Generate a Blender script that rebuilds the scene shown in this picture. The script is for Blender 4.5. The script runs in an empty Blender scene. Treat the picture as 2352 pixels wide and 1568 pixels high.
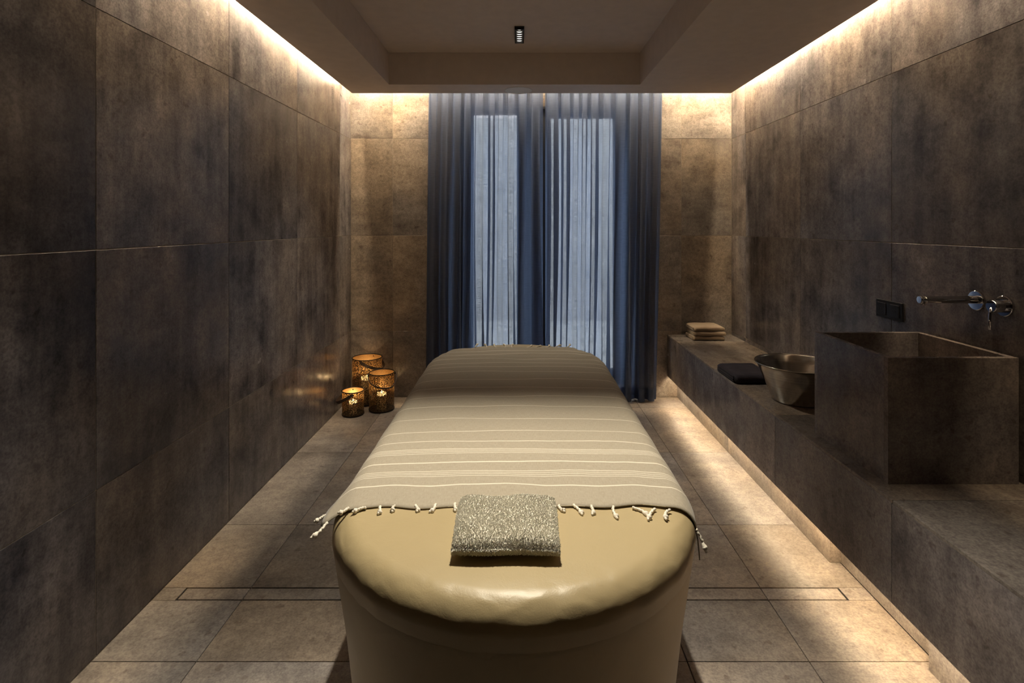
import bpy, bmesh, math, random
from mathutils import Vector, Matrix, noise

random.seed(7)
S = bpy.context.scene
C = S.collection
PI = math.pi

# ------------------------------------------------------------------ camera
F, VX, VY, EYE = 1230.0, 1193.0, 519.0, 1.437      # focal length (px of 2352), vanishing point, eye height
cam = bpy.data.cameras.new('camera')
cam.sensor_width = 36.0
cam.lens = F / 2352 * 36.0
cam.shift_x = (1176 - VX) / 2352
cam.shift_y = -(784 - VY) / 2352
cam.clip_start = 0.05
cam_o = bpy.data.objects.new('camera', cam)
cam_o.location = (0, 0, EYE)
cam_o.rotation_euler = (PI / 2, 0, 0)
C.objects.link(cam_o)
S.camera = cam_o

# ------------------------------------------------------------------ world, exposure, light levels
world = bpy.data.worlds.new('overcast_sky')
S.world = world
world.use_nodes = True
wb = world.node_tree.nodes['Background']
wb.inputs[0].default_value = (0.92, 0.95, 1.0, 1)
wb.inputs[1].default_value = 5.4

S.view_settings.view_transform = 'Standard'
S.view_settings.look = 'None'
S.view_settings.exposure = 0.0
S.view_settings.gamma = 1.0
S.view_settings.use_curve_mapping = False
S.cycles.use_denoising = True
S.cycles.max_bounces = 7
S.cycles.diffuse_bounces = 4
S.cycles.glossy_bounces = 3
S.cycles.use_adaptive_sampling = True
S.cycles.adaptive_threshold = 0.05
S.cycles.transparent_max_bounces = 24
S.cycles.sample_clamp_indirect = 4.0
S.cycles.caustics_reflective = False
S.cycles.caustics_refractive = False

WARM = (1.0, 0.785, 0.515)
COVE_STRENGTH = 330.0
COVE_BACK_STRENGTH = 400.0
BENCH_STRENGTH = 78.0
SPOT_NEAR = 245.0
SPOT_FAR = 78.0
SPOT_COLOR = (1.0, 0.91, 0.74)
CANDLE_POWER = 1.5

# ------------------------------------------------------------------ room measures (metres; y runs away from the camera)
XL, XR, YB, YF = -1.415, 1.782, 4.50, -1.00         # tile faces of the walls
ZS, ZC = 2.491, 2.728                               # soffit underside, upper ceiling
BENCH_X, BENCH_TOP, BENCH_BOT = 1.241, 0.526, 0.180
JOINT = 0.003


def P(px, py, z):
    """point of the plane at height z seen at a pixel of the photograph"""
    y = F * (EYE - z) / (py - VY)
    return Vector(((px - VX) * y / F, y, z))


# ------------------------------------------------------------------ helpers
def link(o, parent=None):
    C.objects.link(o)
    if parent is not None:
        o.parent = parent
    return o


def tag(o, label=None, cat=None, group=None, kind=None):
    if label:
        o['label'] = label
    if cat:
        o['category'] = cat
    if group:
        o['group'] = group
    if kind:
        o['kind'] = kind
    return o


def empty(name, loc, label, cat, group=None, rz=0.0):
    o = bpy.data.objects.new(name, None)
    o.empty_display_size = 0.05
    o.location = loc
    o.rotation_euler = (0, 0, rz)
    link(o)
    return tag(o, label, cat, group)


def mesh_obj(name, verts, faces, mat, parent=None, smooth=False, loc=None, uvs=None):
    me = bpy.data.meshes.new(name)
    me.from_pydata([tuple(v) for v in verts], [], faces)
    if uvs is not None:
        lay = me.uv_layers.new(name='UVMap')
        for lp in me.loops:
            lay.data[lp.index].uv = uvs[lp.vertex_index]
    me.update()
    if smooth:
        me.shade_smooth()
    if mat:
        me.materials.append(mat)
    o = bpy.data.objects.new(name, me)
    if loc is not None:
        o.location = loc
    return link(o, parent)


def bm_obj(name, bm, mat, parent=None, smooth=False, loc=None):
    bmesh.ops.recalc_face_normals(bm, faces=bm.faces)
    me = bpy.data.meshes.new(name)
    bm.to_mesh(me)
    bm.free()
    if smooth:
        me.shade_smooth()
    if mat:
        me.materials.append(mat)
    o = bpy.data.objects.new(name, me)
    if loc is not None:
        o.location = loc
    return link(o, parent)


def add_box(bm, lo, hi, bevel=0.0, seg=1):
    lo, hi = Vector(lo), Vector(hi)
    r = bmesh.ops.create_cube(bm, size=1.0)
    vs = r['verts']
    c, d = (lo + hi) / 2, hi - lo
    for v in vs:
        v.co = Vector((c.x + v.co.x * d.x, c.y + v.co.y * d.y, c.z + v.co.z * d.z))
    if bevel > 0:
        es = list({e for v in vs for e in v.link_edges})
        bmesh.ops.bevel(bm, geom=es, offset=bevel, segments=seg, profile=0.5, affect='EDGES')


def box(name, lo, hi, mat, parent=None, bevel=0.0, seg=1):
    bm = bmesh.new()
    add_box(bm, lo, hi, bevel, seg)
    return bm_obj(name, bm, mat, parent)


def tube_data(path, radii, seg=10, caps=True, flat=None):
    """swept tube; flat=(a, b) gives an elliptical or strap section"""
    verts, faces = [], []
    n = len(path)
    pts = [Vector(p) for p in path]
    up = None
    for i in range(n):
        t = (pts[min(i + 1, n - 1)] - pts[max(i - 1, 0)])
        t = t.normalized() if t.length > 1e-9 else Vector((0, 0, 1))
        if up is None:
            up = Vector((0, 0, 1)) if abs(t.z) < 0.9 else Vector((1, 0, 0))
        side = t.cross(up)
        if side.length < 1e-6:
            side = t.cross(Vector((0, 1, 0)))
        side.normalize()
        up = side.cross(t).normalized()
        r = radii[i] if hasattr(radii, '__len__') else radii
        a, b = flat if flat else (1.0, 1.0)
        for k in range(seg):
            an = 2 * PI * k / seg
            verts.append(pts[i] + side * (math.cos(an) * r * a) + up * (math.sin(an) * r * b))
    for i in range(n - 1):
        for k in range(seg):
            k2 = (k + 1) % seg
            faces.append((i * seg + k, i * seg + k2, (i + 1) * seg + k2, (i + 1) * seg + k))
    if caps:
        faces.append(tuple(range(seg - 1, -1, -1)))
        faces.append(tuple((n - 1) * seg + k for k in range(seg)))
    return verts, faces


def tube(name, path, radii, mat, parent=None, seg=10, caps=True, flat=None, loc=None):
    v, f = tube_data(path, radii, seg, caps, flat)
    return mesh_obj(name, v, f, mat, parent, True, loc)


def lathe(name, prof, mat, parent=None, seg=48, axis='z', loc=None, smooth=True):
    """profile [(r, h)...] turned about an axis"""
    verts, faces = [], []
    for r, h in prof:
        for k in range(seg):
            a = 2 * PI * k / seg
            x, y = r * math.cos(a), r * math.sin(a)
            verts.append((x, y, h) if axis == 'z' else (h, x, y) if axis == 'x' else (x, h, y))
    n = len(prof)
    for i in range(n - 1):
        for k in range(seg):
            k2 = (k + 1) % seg
            faces.append((i * seg + k, i * seg + k2, (i + 1) * seg + k2, (i + 1) * seg + k))
    if prof[0][0] > 1e-5:
        faces.append(tuple(range(seg - 1, -1, -1)))
    if prof[-1][0] > 1e-5:
        faces.append(tuple((n - 1) * seg + k for k in range(seg)))
    o = mesh_obj(name, verts, faces, mat, parent, smooth, loc)
    bm = bmesh.new()
    bm.from_mesh(o.data)
    bmesh.ops.remove_doubles(bm, verts=bm.verts, dist=1e-5)
    bmesh.ops.recalc_face_normals(bm, faces=bm.faces)
    bm.to_mesh(o.data)
    bm.free()
    if smooth:
        o.data.shade_smooth()
        try:
            o.data.set_sharp_from_angle(angle=math.radians(40))
        except Exception:
            pass
    return o


def lathe_open(name, prof, mat, parent=None, seg=64, loc=None):
    """turned surface without end caps"""
    verts, faces = [], []
    for r, h in prof:
        for k in range(seg):
            a = 2 * PI * k / seg
            verts.append((r * math.cos(a), r * math.sin(a), h))
    for i in range(len(prof) - 1):
        for k in range(seg):
            k2 = (k + 1) % seg
            faces.append((i * seg + k, i * seg + k2, (i + 1) * seg + k2, (i + 1) * seg + k))
    return mesh_obj(name, verts, faces, mat, parent, True, loc)


# ------------------------------------------------------------------ materials
class NT:
    def __init__(self, name):
        self.m = bpy.data.materials.new(name)
        self.m.use_nodes = True
        self.t = self.m.node_tree
        self.bsdf = self.t.nodes['Principled BSDF']
        self.out = self.t.nodes['Material Output']

    def n(self, kind, **kw):
        nd = self.t.nodes.new(kind)
        for k, v in kw.items():
            setattr(nd, k, v)
        return nd

    def set(self, nd, **kw):
        for k, v in kw.items():
            nd.inputs[k.replace('_', ' ')].default_value = v

    def l(self, a, b):
        self.t.links.new(a, b)

    def noise(self, vec, scale, detail=4, rough=0.55, dist=0.0):
        nd = self.n('ShaderNodeTexNoise')
        nd.inputs['Scale'].default_value = scale
        nd.inputs['Detail'].default_value = detail
        nd.inputs['Roughness'].default_value = rough
        nd.inputs['Distortion'].default_value = dist
        self.l(vec, nd.inputs['Vector'])
        return nd.outputs['Fac']

    def ramp(self, fac, stops):
        nd = self.n('ShaderNodeValToRGB')
        e = nd.color_ramp.elements
        while len(e) < len(stops):
            e.new(0.5)
        for el, (p, c) in zip(e, stops):
            el.position = p
            el.color = (*c, 1) if len(c) == 3 else c
        self.l(fac, nd.inputs[0])
        return nd.outputs[0]

    def mapping(self, vec, scale=(1, 1, 1), loc=(0, 0, 0)):
        nd = self.n('ShaderNodeMapping')
        nd.inputs['Scale'].default_value = scale
        nd.inputs['Location'].default_value = loc
        self.l(vec, nd.inputs['Vector'])
        return nd.outputs[0]

    def math(self, op, a, b=None, clamp=False):
        nd = self.n('ShaderNodeMath', operation=op)
        nd.use_clamp = clamp
        for i, v in enumerate((a, b)):
            if v is None:
                continue
            if isinstance(v, (int, float)):
                nd.inputs[i].default_value = v
            else:
                self.l(v, nd.inputs[i])
        return nd.outputs[0]

    def mixc(self, fac, a, b, mode='MIX'):
        nd = self.n('ShaderNodeMix', data_type='RGBA', blend_type=mode)
        for sock, v in ((nd.inputs[0], fac), (nd.inputs[6], a), (nd.inputs[7], b)):
            if isinstance(v, (int, float)):
                sock.default_value = v
            elif isinstance(v, tuple):
                sock.default_value = (*v, 1)
            else:
                self.l(v, sock)
        return nd.outputs[2]

    def bump(self, height, strength=0.3, dist=0.002):
        nd = self.n('ShaderNodeBump')
        nd.inputs['Strength'].default_value = strength
        nd.inputs['Distance'].default_value = dist
        self.l(height, nd.inputs['Height'])
        self.l(nd.outputs[0], self.bsdf.inputs['Normal'])

    def objvec(self, rnd=False):
        tc = self.n('ShaderNodeTexCoord')
        v = tc.outputs['Object']
        if rnd:
            oi = self.n('ShaderNodeObjectInfo')
            k = self.math('MULTIPLY', oi.outputs['Random'], 57.0)
            add = self.n('ShaderNodeVectorMath', operation='ADD')
            self.l(v, add.inputs[0])
            self.l(k, add.inputs[1])
            return add.outputs[0], oi.outputs['Random']
        return v


def simple(name, col, rough=0.5, metal=0.0, noise_amt=0.0, scale=30, bump=0.0, spec=0.5):
    m = NT(name)
    b = m.bsdf
    b.inputs['Roughness'].default_value = rough
    b.inputs['Metallic'].default_value = metal
    b.inputs['Specular IOR Level'].default_value = spec
    v = m.objvec()
    f = m.noise(v, scale, 4)
    lo = tuple(c * (1 - noise_amt) for c in col)
    hi = tuple(min(1, c * (1 + noise_amt)) for c in col)
    m.l(m.ramp(f, [(0.3, lo), (0.7, hi)]), b.inputs['Base Color'])
    if bump:
        m.bump(f, bump, 0.002)
    return m.m


def tile_material(name, streak, dark, light, rough=(0.15, 0.32), tint=0.20):
    """concrete-look porcelain: clouds, streaks along the pressing direction, fine grain, specks"""
    m = NT(name)
    b = m.bsdf
    v, rnd = m.objvec(True)
    cloud = m.noise(v, 2.6, 5, 0.62, 0.5)
    blot = m.noise(v, 7.5, 4, 0.6)
    strk = m.noise(m.mapping(v, streak), 3.0, 4, 0.6)
    grain = m.noise(v, 130, 1, 0.7)
    gr2 = m.noise(v, 42, 2, 0.7)
    mid = tuple((a + c) / 2 for a, c in zip(dark, light))
    mixf = m.math('ADD', m.math('MULTIPLY', cloud, 0.42), m.math('MULTIPLY', strk, 0.30))
    mixf = m.math('ADD', mixf, m.math('MULTIPLY', blot, 0.28))
    col = m.ramp(mixf, [(0.37, dark), (0.50, mid), (0.63, light)])
    g = m.ramp(m.math('ADD', m.math('MULTIPLY', grain, 0.5), m.math('MULTIPLY', gr2, 0.5)), [(0.36, (0.62, 0.60, 0.62)), (0.62, (1.2, 1.19, 1.16))])
    col = m.mixc(0.8, col, g, 'MULTIPLY')
    speck = m.ramp(m.noise(v, 26, 2, 0.4), [(0.27, (0.55, 0.5, 0.48)), (0.33, (1, 1, 1))])
    col = m.mixc(0.6, col, speck, 'MULTIPLY')
    warm = m.ramp(m.noise(v, 1.3, 2, 0.5), [(0.4, (0.93, 0.97, 1.07)), (0.62, (1.06, 0.99, 0.92))])
    col = m.mixc(0.9, col, warm, 'MULTIPLY')
    per = m.math('ADD', m.math('MULTIPLY', rnd, 2 * tint), 1.0 - tint)
    comb = m.n('ShaderNodeCombineColor')
    for i in range(3):
        m.l(per, comb.inputs[i])
    col = m.mixc(1.0, col, comb.outputs[0], 'MULTIPLY')
    m.l(col, b.inputs['Base Color'])
    rr = m.n('ShaderNodeMapRange')
    rr.inputs[3].default_value, rr.inputs[4].default_value = rough
    m.l(blot, rr.inputs[0])
    m.l(rr.outputs[0], b.inputs['Roughness'])
    b.inputs['Specular IOR Level'].default_value = 0.45
    m.bump(grain, 0.10, 0.0015)
    return m.m


D, L_ = (0.060, 0.055, 0.059), (0.283, 0.253, 0.240)
M = {}
M['tile_wall'] = tile_material('porcelain_wall', (4.5, 4.5, 0.5), D, L_)
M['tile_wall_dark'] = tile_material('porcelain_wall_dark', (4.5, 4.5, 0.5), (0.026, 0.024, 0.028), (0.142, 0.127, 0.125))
M['tile_back'] = tile_material('porcelain_back', (0.8, 4, 3.0), (0.15, 0.125, 0.105), (0.40, 0.342, 0.280))
M['tile_floor'] = tile_material('porcelain_floor', (0.5, 2.2, 3), (0.205, 0.176, 0.150), (0.48, 0.420, 0.352), (0.32, 0.52))
M['tile_bench'] = tile_material('porcelain_bench', (3.5, 3.5, 0.6), (0.108, 0.094, 0.092), (0.30, 0.263, 0.240))
M['tile_top'] = tile_material('porcelain_bench_top', (5, 0.5, 3), (0.14, 0.118, 0.10), (0.34, 0.290, 0.24))
M['rear'] = simple('dark_rear_wall', (0.07, 0.06, 0.055), 0.85, 0, 0.1, 8)
M['grout'] = simple('grout', (0.10, 0.085, 0.07), 0.9, 0, 0.2, 60)
M['wall_grout'] = simple('pale_wall_grout', (0.34, 0.29, 0.23), 0.9, 0, 0.2, 60)
M['paint'] = simple('taupe_ceiling_paint', (0.74, 0.65, 0.58), 0.85, 0, 0.04, 14, 0.05)
M['plaster'] = simple('pale_cove_plaster', (0.62, 0.58, 0.52), 0.9, 0, 0.05, 20)
M['black'] = simple('black_plastic', (0.008, 0.008, 0.010), 0.45, 0, 0.1, 40)
M['black_metal'] = simple('blackened_metal', (0.018, 0.015, 0.014), 0.42, 0.7, 0.25, 60)
M['chrome'] = simple('chrome', (0.62, 0.63, 0.66), 0.06, 1.0, 0.02, 30)
M['darkvoid'] = simple('dark_slot', (0.012, 0.010, 0.010), 0.8, 0, 0.1, 40)
M['frame'] = simple('dark_window_frame', (0.035, 0.034, 0.036), 0.5, 0, 0.1, 30)
M['grille'] = simple('speaker_grille', (0.85, 0.82, 0.78), 0.7, 0, 0.1, 400, 0.2)
M['wick'] = simple('wick', (0.02, 0.018, 0.015), 0.9, 0, 0.1, 90)
M['facade'] = simple('pale_facade', (0.46, 0.45, 0.44), 0.9, 0, 0.12, 2)
M['facade_window'] = simple('facade_glass', (0.12, 0.13, 0.15), 0.2, 0, 0.1, 5)
M['parapet'] = simple('white_render', (0.80, 0.79, 0.77), 0.9, 0, 0.05, 4)
M['terrace'] = simple('light_paving', (0.55, 0.54, 0.52), 0.9, 0, 0.12, 6)


def emis(name, col, strength):
    m = NT(name)
    v = m.objvec()
    f = m.noise(v, 8, 2)
    c = m.ramp(f, [(0.0, tuple(x * 0.97 for x in col)), (1.0, col)])
    m.bsdf.inputs['Base Color'].default_value = (*col, 1)
    m.l(c, m.bsdf.inputs['Emission Color'])
    m.bsdf.inputs['Emission Strength'].default_value = strength
    return m.m


M['led'] = emis('warm_led', WARM, COVE_STRENGTH)
M['led_back'] = emis('warm_led_back', WARM, COVE_BACK_STRENGTH)
M['led_bench'] = emis('warm_led_bench', WARM, BENCH_STRENGTH)
M['lens'] = emis('white_lens', (1.0, 0.96, 0.86), 2.2)
M['flame'] = emis('candle_flame', (1.0, 0.62, 0.22), 30.0)


def leather_material():
    m = NT('beige_leatherette')
    v = m.objvec()
    f = m.noise(v, 3, 4)
    m.l(m.ramp(f, [(0.3, (0.39, 0.305, 0.165)), (0.7, (0.44, 0.348, 0.195))]), m.bsdf.inputs['Base Color'])
    m.bsdf.inputs['Roughness'].default_value = 0.40
    m.bsdf.inputs['Specular IOR Level'].default_value = 0.45
    fine = m.noise(v, 420, 2, 0.6)
    soft = m.noise(v, 24, 4, 0.6, 0.8)
    m.bump(m.math('ADD', m.math('MULTIPLY', fine, 0.25), m.math('MULTIPLY', soft, 1.1)), 0.16, 0.004)
    return m.m


M['leather'] = leather_material()
M['strap'] = simple('dark_leather_strap', (0.035, 0.020, 0.014), 0.55, 0, 0.3, 70, 0.2)
M['cord'] = simple('white_cotton_cord', (0.80, 0.74, 0.63), 0.9, 0, 0.08, 260, 0.5)


def hammam_material():
    """woven cotton: y of the mesh's UV is the distance along the cloth, stripes where the photo shows them"""
    m = NT('striped_cotton')
    uv = m.n('ShaderNodeUVMap')
    sep = m.n('ShaderNodeSeparateXYZ')
    m.l(uv.outputs[0], sep.inputs[0])
    wv = m.noise(m.mapping(uv.outputs[0], (900, 60, 1)), 1.0, 2)
    wv2 = m.noise(m.mapping(uv.outputs[0], (60, 900, 1)), 1.0, 2)
    weave = m.math('ADD', m.math('MULTIPLY', wv, 0.5), m.math('MULTIPLY', wv2, 0.5))
    base = m.ramp(weave, [(0.35, (0.305, 0.262, 0.195)), (0.65, (0.412, 0.362, 0.285))])
    wob = m.math('MULTIPLY', m.math('SUBTRACT', m.noise(m.mapping(uv.outputs[0], (9, 1.2, 1)), 1.0, 2), 0.5), 0.010)
    yy = m.math('ADD', sep.outputs[1], wob)
    stripes = []
    for py, wd in [(1114, .0022), (1093.5, .0011), (1089.4, .0011), (1085.6, .0011), (1081.6, .0013), (1061, .0024),
                   (1041, .0011), (1037.6, .0011), (1034.6, .0011), (1031.6, .0013), (1013.5, .0018), (990, .0015),
                   (961.8, .0015), (933, .0016), (910, .0016), (889.7, .0017), (871, .0018), (853.2, .0019),
                   (842, .0022), (833.5, .0022), (824, .0024), (813, .0022), (806, .0022)]:
        stripes.append((F * 0.634 / (py - VY), wd * 1.15))
    stripes.append((1.2095, 0.0026))
    tot = None
    for y0, wd in stripes:
        d = m.math('ABSOLUTE', m.math('SUBTRACT', yy, y0))
        s = m.math('LESS_THAN', d, wd)
        tot = s if tot is None else m.math('MAXIMUM', tot, s)
    var = m.math('MULTIPLY', tot, m.math('ADD', m.math('MULTIPLY', wv2, 0.5), 0.5), True)
    col = m.mixc(var, base, (0.78, 0.72, 0.60))
    m.l(col, m.bsdf.inputs['Base Color'])
    m.bsdf.inputs['Roughness'].default_value = 0.9
    m.bsdf.inputs['Specular IOR Level'].default_value = 0.15
    m.bsdf.inputs['Sheen Weight'].default_value = 0.15
    m.bump(m.math('ADD', weave, m.math('MULTIPLY', tot, 0.7)), 0.25, 0.0012)
    return m.m


M['hammam'] = hammam_material()


def cloth_material(name, col, amt=0.25, scale=220, sheen=0.2):
    m = NT(name)
    v = m.objvec()
    f = m.noise(v, scale, 3, 0.6)
    g = m.noise(v, 18, 3)
    m.l(m.ramp(m.math('ADD', m.math('MULTIPLY', f, 0.6), m.math('MULTIPLY', g, 0.4)),
               [(0.35, tuple(c * (1 - amt) for c in col)), (0.65, tuple(c * (1 + amt) for c in col))]), m.bsdf.inputs['Base Color'])
    m.bsdf.inputs['Roughness'].default_value = 0.95
    m.bsdf.inputs['Specular IOR Level'].default_value = 0.1
    m.bsdf.inputs['Sheen Weight'].default_value = sheen
    m.bump(f, 0.4, 0.003)
    return m.m


M['terry'] = cloth_material('grey_terry', (0.76, 0.72, 0.62), 0.10, 160)
M['terry_pile'] = cloth_material('grey_terry_pile', (0.88, 0.85, 0.76), 0.10, 300)
M['beige_towel'] = cloth_material('beige_towel', (0.40, 0.31, 0.225), 0.15, 300)
M['black_towel'] = cloth_material('charcoal_towel', (0.034, 0.030, 0.038), 0.3, 300, 0.05)


def curtain_material(opaque=0.0):
    """navy voile: part of the light passes straight through the weave, part is scattered"""
    m = NT('navy_voile' if not opaque else 'navy_voile_hem')
    uv = m.n('ShaderNodeUVMap')
    weft = m.noise(m.mapping(uv.outputs[0], (10, 210, 1)), 1.0, 3, 0.7)
    warp = m.noise(m.mapping(uv.outputs[0], (170, 5, 1)), 1.0, 2, 0.6)
    w = m.math('ADD', m.math('MULTIPLY', weft, 0.7), m.math('MULTIPLY', warp, 0.3))
    dif = m.n('ShaderNodeBsdfDiffuse')
    dif.inputs['Color'].default_value = (0.090, 0.112, 0.175, 1)
    trl = m.n('ShaderNodeBsdfTranslucent')
    trl.inputs['Color'].default_value = (0.18, 0.235, 0.38, 1)
    trn = m.n('ShaderNodeBsdfTransparent')
    trn.inputs['Color'].default_value = (0.92, 0.95, 1.0, 1)
    a1 = m.n('ShaderNodeMixShader')
    a1.inputs[0].default_value = 0.45
    m.l(dif.outputs[0], a1.inputs[1])
    m.l(trl.outputs[0], a1.inputs[2])
    a2 = m.n('ShaderNodeMixShader')
    rr = m.n('ShaderNodeMapRange')
    rr.inputs[1].default_value, rr.inputs[2].default_value = 0.33, 0.67
    k = 1.0 - opaque
    rr.inputs[3].default_value, rr.inputs[4].default_value = 0.06 * k, 0.31 * k
    m.l(w, rr.inputs[0])
    m.l(rr.outputs[0], a2.inputs[0])
    m.l(a1.outputs[0], a2.inputs[1])
    m.l(trn.outputs[0], a2.inputs[2])
    m.l(a2.outputs[0], m.out.inputs['Surface'])
    return m.m


M['curtain'] = curtain_material()
M['curtain_hem'] = curtain_material(0.9)


def lantern_material():
    """thin metal pierced all over with tiny holes; blackened outside, copper inside"""
    m = NT('pierced_metal')
    v = m.objvec()
    holes = m.noise(v, 260, 1, 0.6)
    hole = m.ramp(holes, [(0.565, (0, 0, 0)), (0.585, (1, 1, 1))])
    geo = m.n('ShaderNodeNewGeometry')
    spk = m.noise(v, 170, 2, 0.5)
    outer = m.ramp(spk, [(0.48, (0.02, 0.015, 0.012)), (0.62, (0.20, 0.14, 0.08))])
    col = m.mixc(geo.outputs['Backfacing'], outer, (0.62, 0.40, 0.17))
    m.l(col, m.bsdf.inputs['Base Color'])
    m.bsdf.inputs['Metallic'].default_value = 0.55
    m.bsdf.inputs['Roughness'].default_value = 0.5
    tr = m.n('ShaderNodeBsdfTransparent')
    tr.inputs['Color'].default_value = (0.92, 0.86, 0.74, 1)
    mx = m.n('ShaderNodeMixShader')
    inv = m.math('MULTIPLY', hole, m.math('SUBTRACT', 1.0, m.math('MULTIPLY', geo.outputs['Backfacing'], 0.65)))
    m.l(inv, mx.inputs[0])
    m.l(m.bsdf.outputs[0], mx.inputs[1])
    m.l(tr.outputs[0], mx.inputs[2])
    m.l(mx.outputs[0], m.out.inputs['Surface'])
    return m.m


M['lantern'] = lantern_material()


def wax_material():
    """thin translucent wax wall around the burnt-out well"""
    m = NT('cream_wax')
    v = m.objvec()
    col = m.ramp(m.noise(v, 20, 2), [(0.3, (0.88, 0.80, 0.62)), (0.7, (0.93, 0.86, 0.70))])
    dif = m.n('ShaderNodeBsdfDiffuse')
    trl = m.n('ShaderNodeBsdfTranslucent')
    m.l(col, dif.inputs['Color'])
    m.l(col, trl.inputs['Color'])
    mx = m.n('ShaderNodeMixShader')
    mx.inputs[0].default_value = 0.55
    m.l(dif.outputs[0], mx.inputs[1])
    m.l(trl.outputs[0], mx.inputs[2])
    m.l(mx.outputs[0], m.out.inputs['Surface'])
    return m.m


M['wax'] = wax_material()


def steel_material():
    m = NT('brushed_steel')
    b = m.bsdf
    b.inputs['Metallic'].default_value = 1.0
    v = m.objvec()
    ln = m.noise(m.mapping(v, (2, 2, 260)), 1.0, 3)
    m.l(m.ramp(ln, [(0.3, (0.40, 0.37, 0.33)), (0.7, (0.52, 0.49, 0.44))]), b.inputs['Base Color'])
    rr = m.n('ShaderNodeMapRange')
    rr.inputs[3].default_value, rr.inputs[4].default_value = 0.14, 0.24
    m.l(ln, rr.inputs[0])
    m.l(rr.outputs[0], b.inputs['Roughness'])
    b.inputs['Anisotropic'].default_value = 0.0
    return m.m


M['steel'] = steel_material()


def glass_material():
    m = NT('window_glass')
    v = m.objvec()
    tr = m.n('ShaderNodeBsdfTransparent')
    m.l(m.ramp(m.noise(v, 1.5, 2), [(0.2, (0.88, 0.92, 0.93)), (0.8, (0.92, 0.95, 0.96))]), tr.inputs['Color'])
    gl = m.n('ShaderNodeBsdfGlossy')
    gl.inputs['Roughness'].default_value = 0.02
    mx = m.n('ShaderNodeMixShader')
    mx.inputs[0].default_value = 0.06
    m.l(tr.outputs[0], mx.inputs[1])
    m.l(gl.outputs[0], mx.inputs[2])
    m.l(mx.outputs[0], m.out.inputs['Surface'])
    return m.m


M['glass'] = glass_material()

# ------------------------------------------------------------------ room shell
TT = 0.009      # tile thickness


def tile(parent, lo, hi, mat, name='tile'):
    """one tile as an object of its own with its origin at its middle"""
    lo, hi = Vector(lo), Vector(hi)
    c = (lo + hi) / 2
    bm = bmesh.new()
    add_box(bm, lo - c, hi - c, 0.0009, 1)
    return bm_obj(name, bm, mat, parent, loc=c)


def rows(cuts):
    return list(zip(cuts[:-1], cuts[1:]))


G = JOINT / 2
ZROW = [0.0, 0.553, 1.358, 2.166, ZC]
YL = [YF, -0.63, 0.175, 0.98, 1.790, 2.609, 3.412, 4.22, YB]
YR = [YF, -0.68, 0.125, 0.935, 1.745, 2.564, 3.398, 4.215, YB]

wall_left = box('wall_left', (XL - 0.16, YF, -0.1), (XL - 0.0022, YB + 0.2, 2.9), M['wall_grout'])
wall_right = box('wall_right', (XR + 0.0022, YF, -0.1), (XR + 0.16, YB + 0.2, 2.9), M['wall_grout'])
wall_rear = box('wall_rear', (XL - 0.16, YF - 0.12, -0.1), (XR + 0.16, YF, 2.9), M['rear'])
for z0, z1 in rows(ZROW):
    for y0, y1 in rows(YL):
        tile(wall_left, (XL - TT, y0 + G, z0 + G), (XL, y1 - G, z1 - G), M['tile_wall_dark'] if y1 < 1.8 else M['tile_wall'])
    for y0, y1 in rows(YR):
        tile(wall_right, (XR, y0 + G, z0 + G), (XR + TT, y1 - G, z1 - G), M['tile_wall'])
for o in (wall_left, wall_right, wall_rear):
    tag(o, kind='structure')

# back wall with the window opening
WX0, WX1, WZ0, WZ1 = -0.50, 0.93, 0.09, 2.44
bm = bmesh.new()
for lo, hi in [((XL - TT, YB + 0.0022, -0.1), (WX0, YB + 0.2, 2.9)), ((WX1, YB + 0.0022, -0.1), (XR + TT, YB + 0.2, 2.9)),
               ((WX0, YB + 0.0022, WZ1), (WX1, YB + 0.2, 2.9)), ((WX0, YB + 0.0022, -0.1), (WX1, YB + 0.2, WZ0))]:
    add_box(bm, lo, hi)
wall_back = tag(bm_obj('wall_back', bm, M['wall_grout']), kind='structure')
for z0, z1 in rows([0.0, 0.556, 1.357, 2.171, ZC]):
    for x0, x1 in rows([XL, -1.065, WX0]) + rows([WX1, 1.361, XR]):
        tile(wall_back, (x0 + G, YB, z0 + G), (x1 - G, YB + TT, z1 - G), M['tile_back'])
for x0, x1 in rows([WX0, -0.256, 0.553, WX1]):
    tile(wall_back, (x0 + G, YB, WZ1 + G), (x1 - G, YB + TT, ZC - G), M['tile_back'])

# floor
floor = tag(box('floor', (XL - 0.16, YF, -0.12), (XR + 0.16, YB + 0.2, -TT), M['grout']), kind='structure')
DY0, DY1, DX0, DX1 = 2.062, 2.126, -1.318, 1.262      # drain channel cut through the row
XF = [XL, -1.067, -0.256, 0.554, 0.957, 1.372]
YFL = [YF, -0.65, 0.155, 0.962, 1.768, 2.578, 3.405, 4.235, YB]
DG = 0.006
for y0, y1 in rows(YFL):
    for x0, x1 in rows(XF):
        parts = [(y0, y1)]
        if y0 < DY0 < y1:
            parts = [(y0, DY0), (DY1, y1)]
        for a, b in parts:
            a2 = a + (DG - 0.001 if a == DY1 else G)
            b2 = b - (DG - 0.001 if b == DY0 else G)
            tile(floor, (x0 + G, a2, -TT), (x1 - G, b2, 0.0), M['tile_floor'])
tile(floor, (XL + G, DY0 - 0.003, -TT), (DX0 - DG, DY1 + 0.003, 0), M['tile_floor'])
tile(floor, (DX1 + DG, DY0 - 0.003, -TT), (1.372 - G, DY1 + 0.003, 0), M['tile_floor'])

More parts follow.
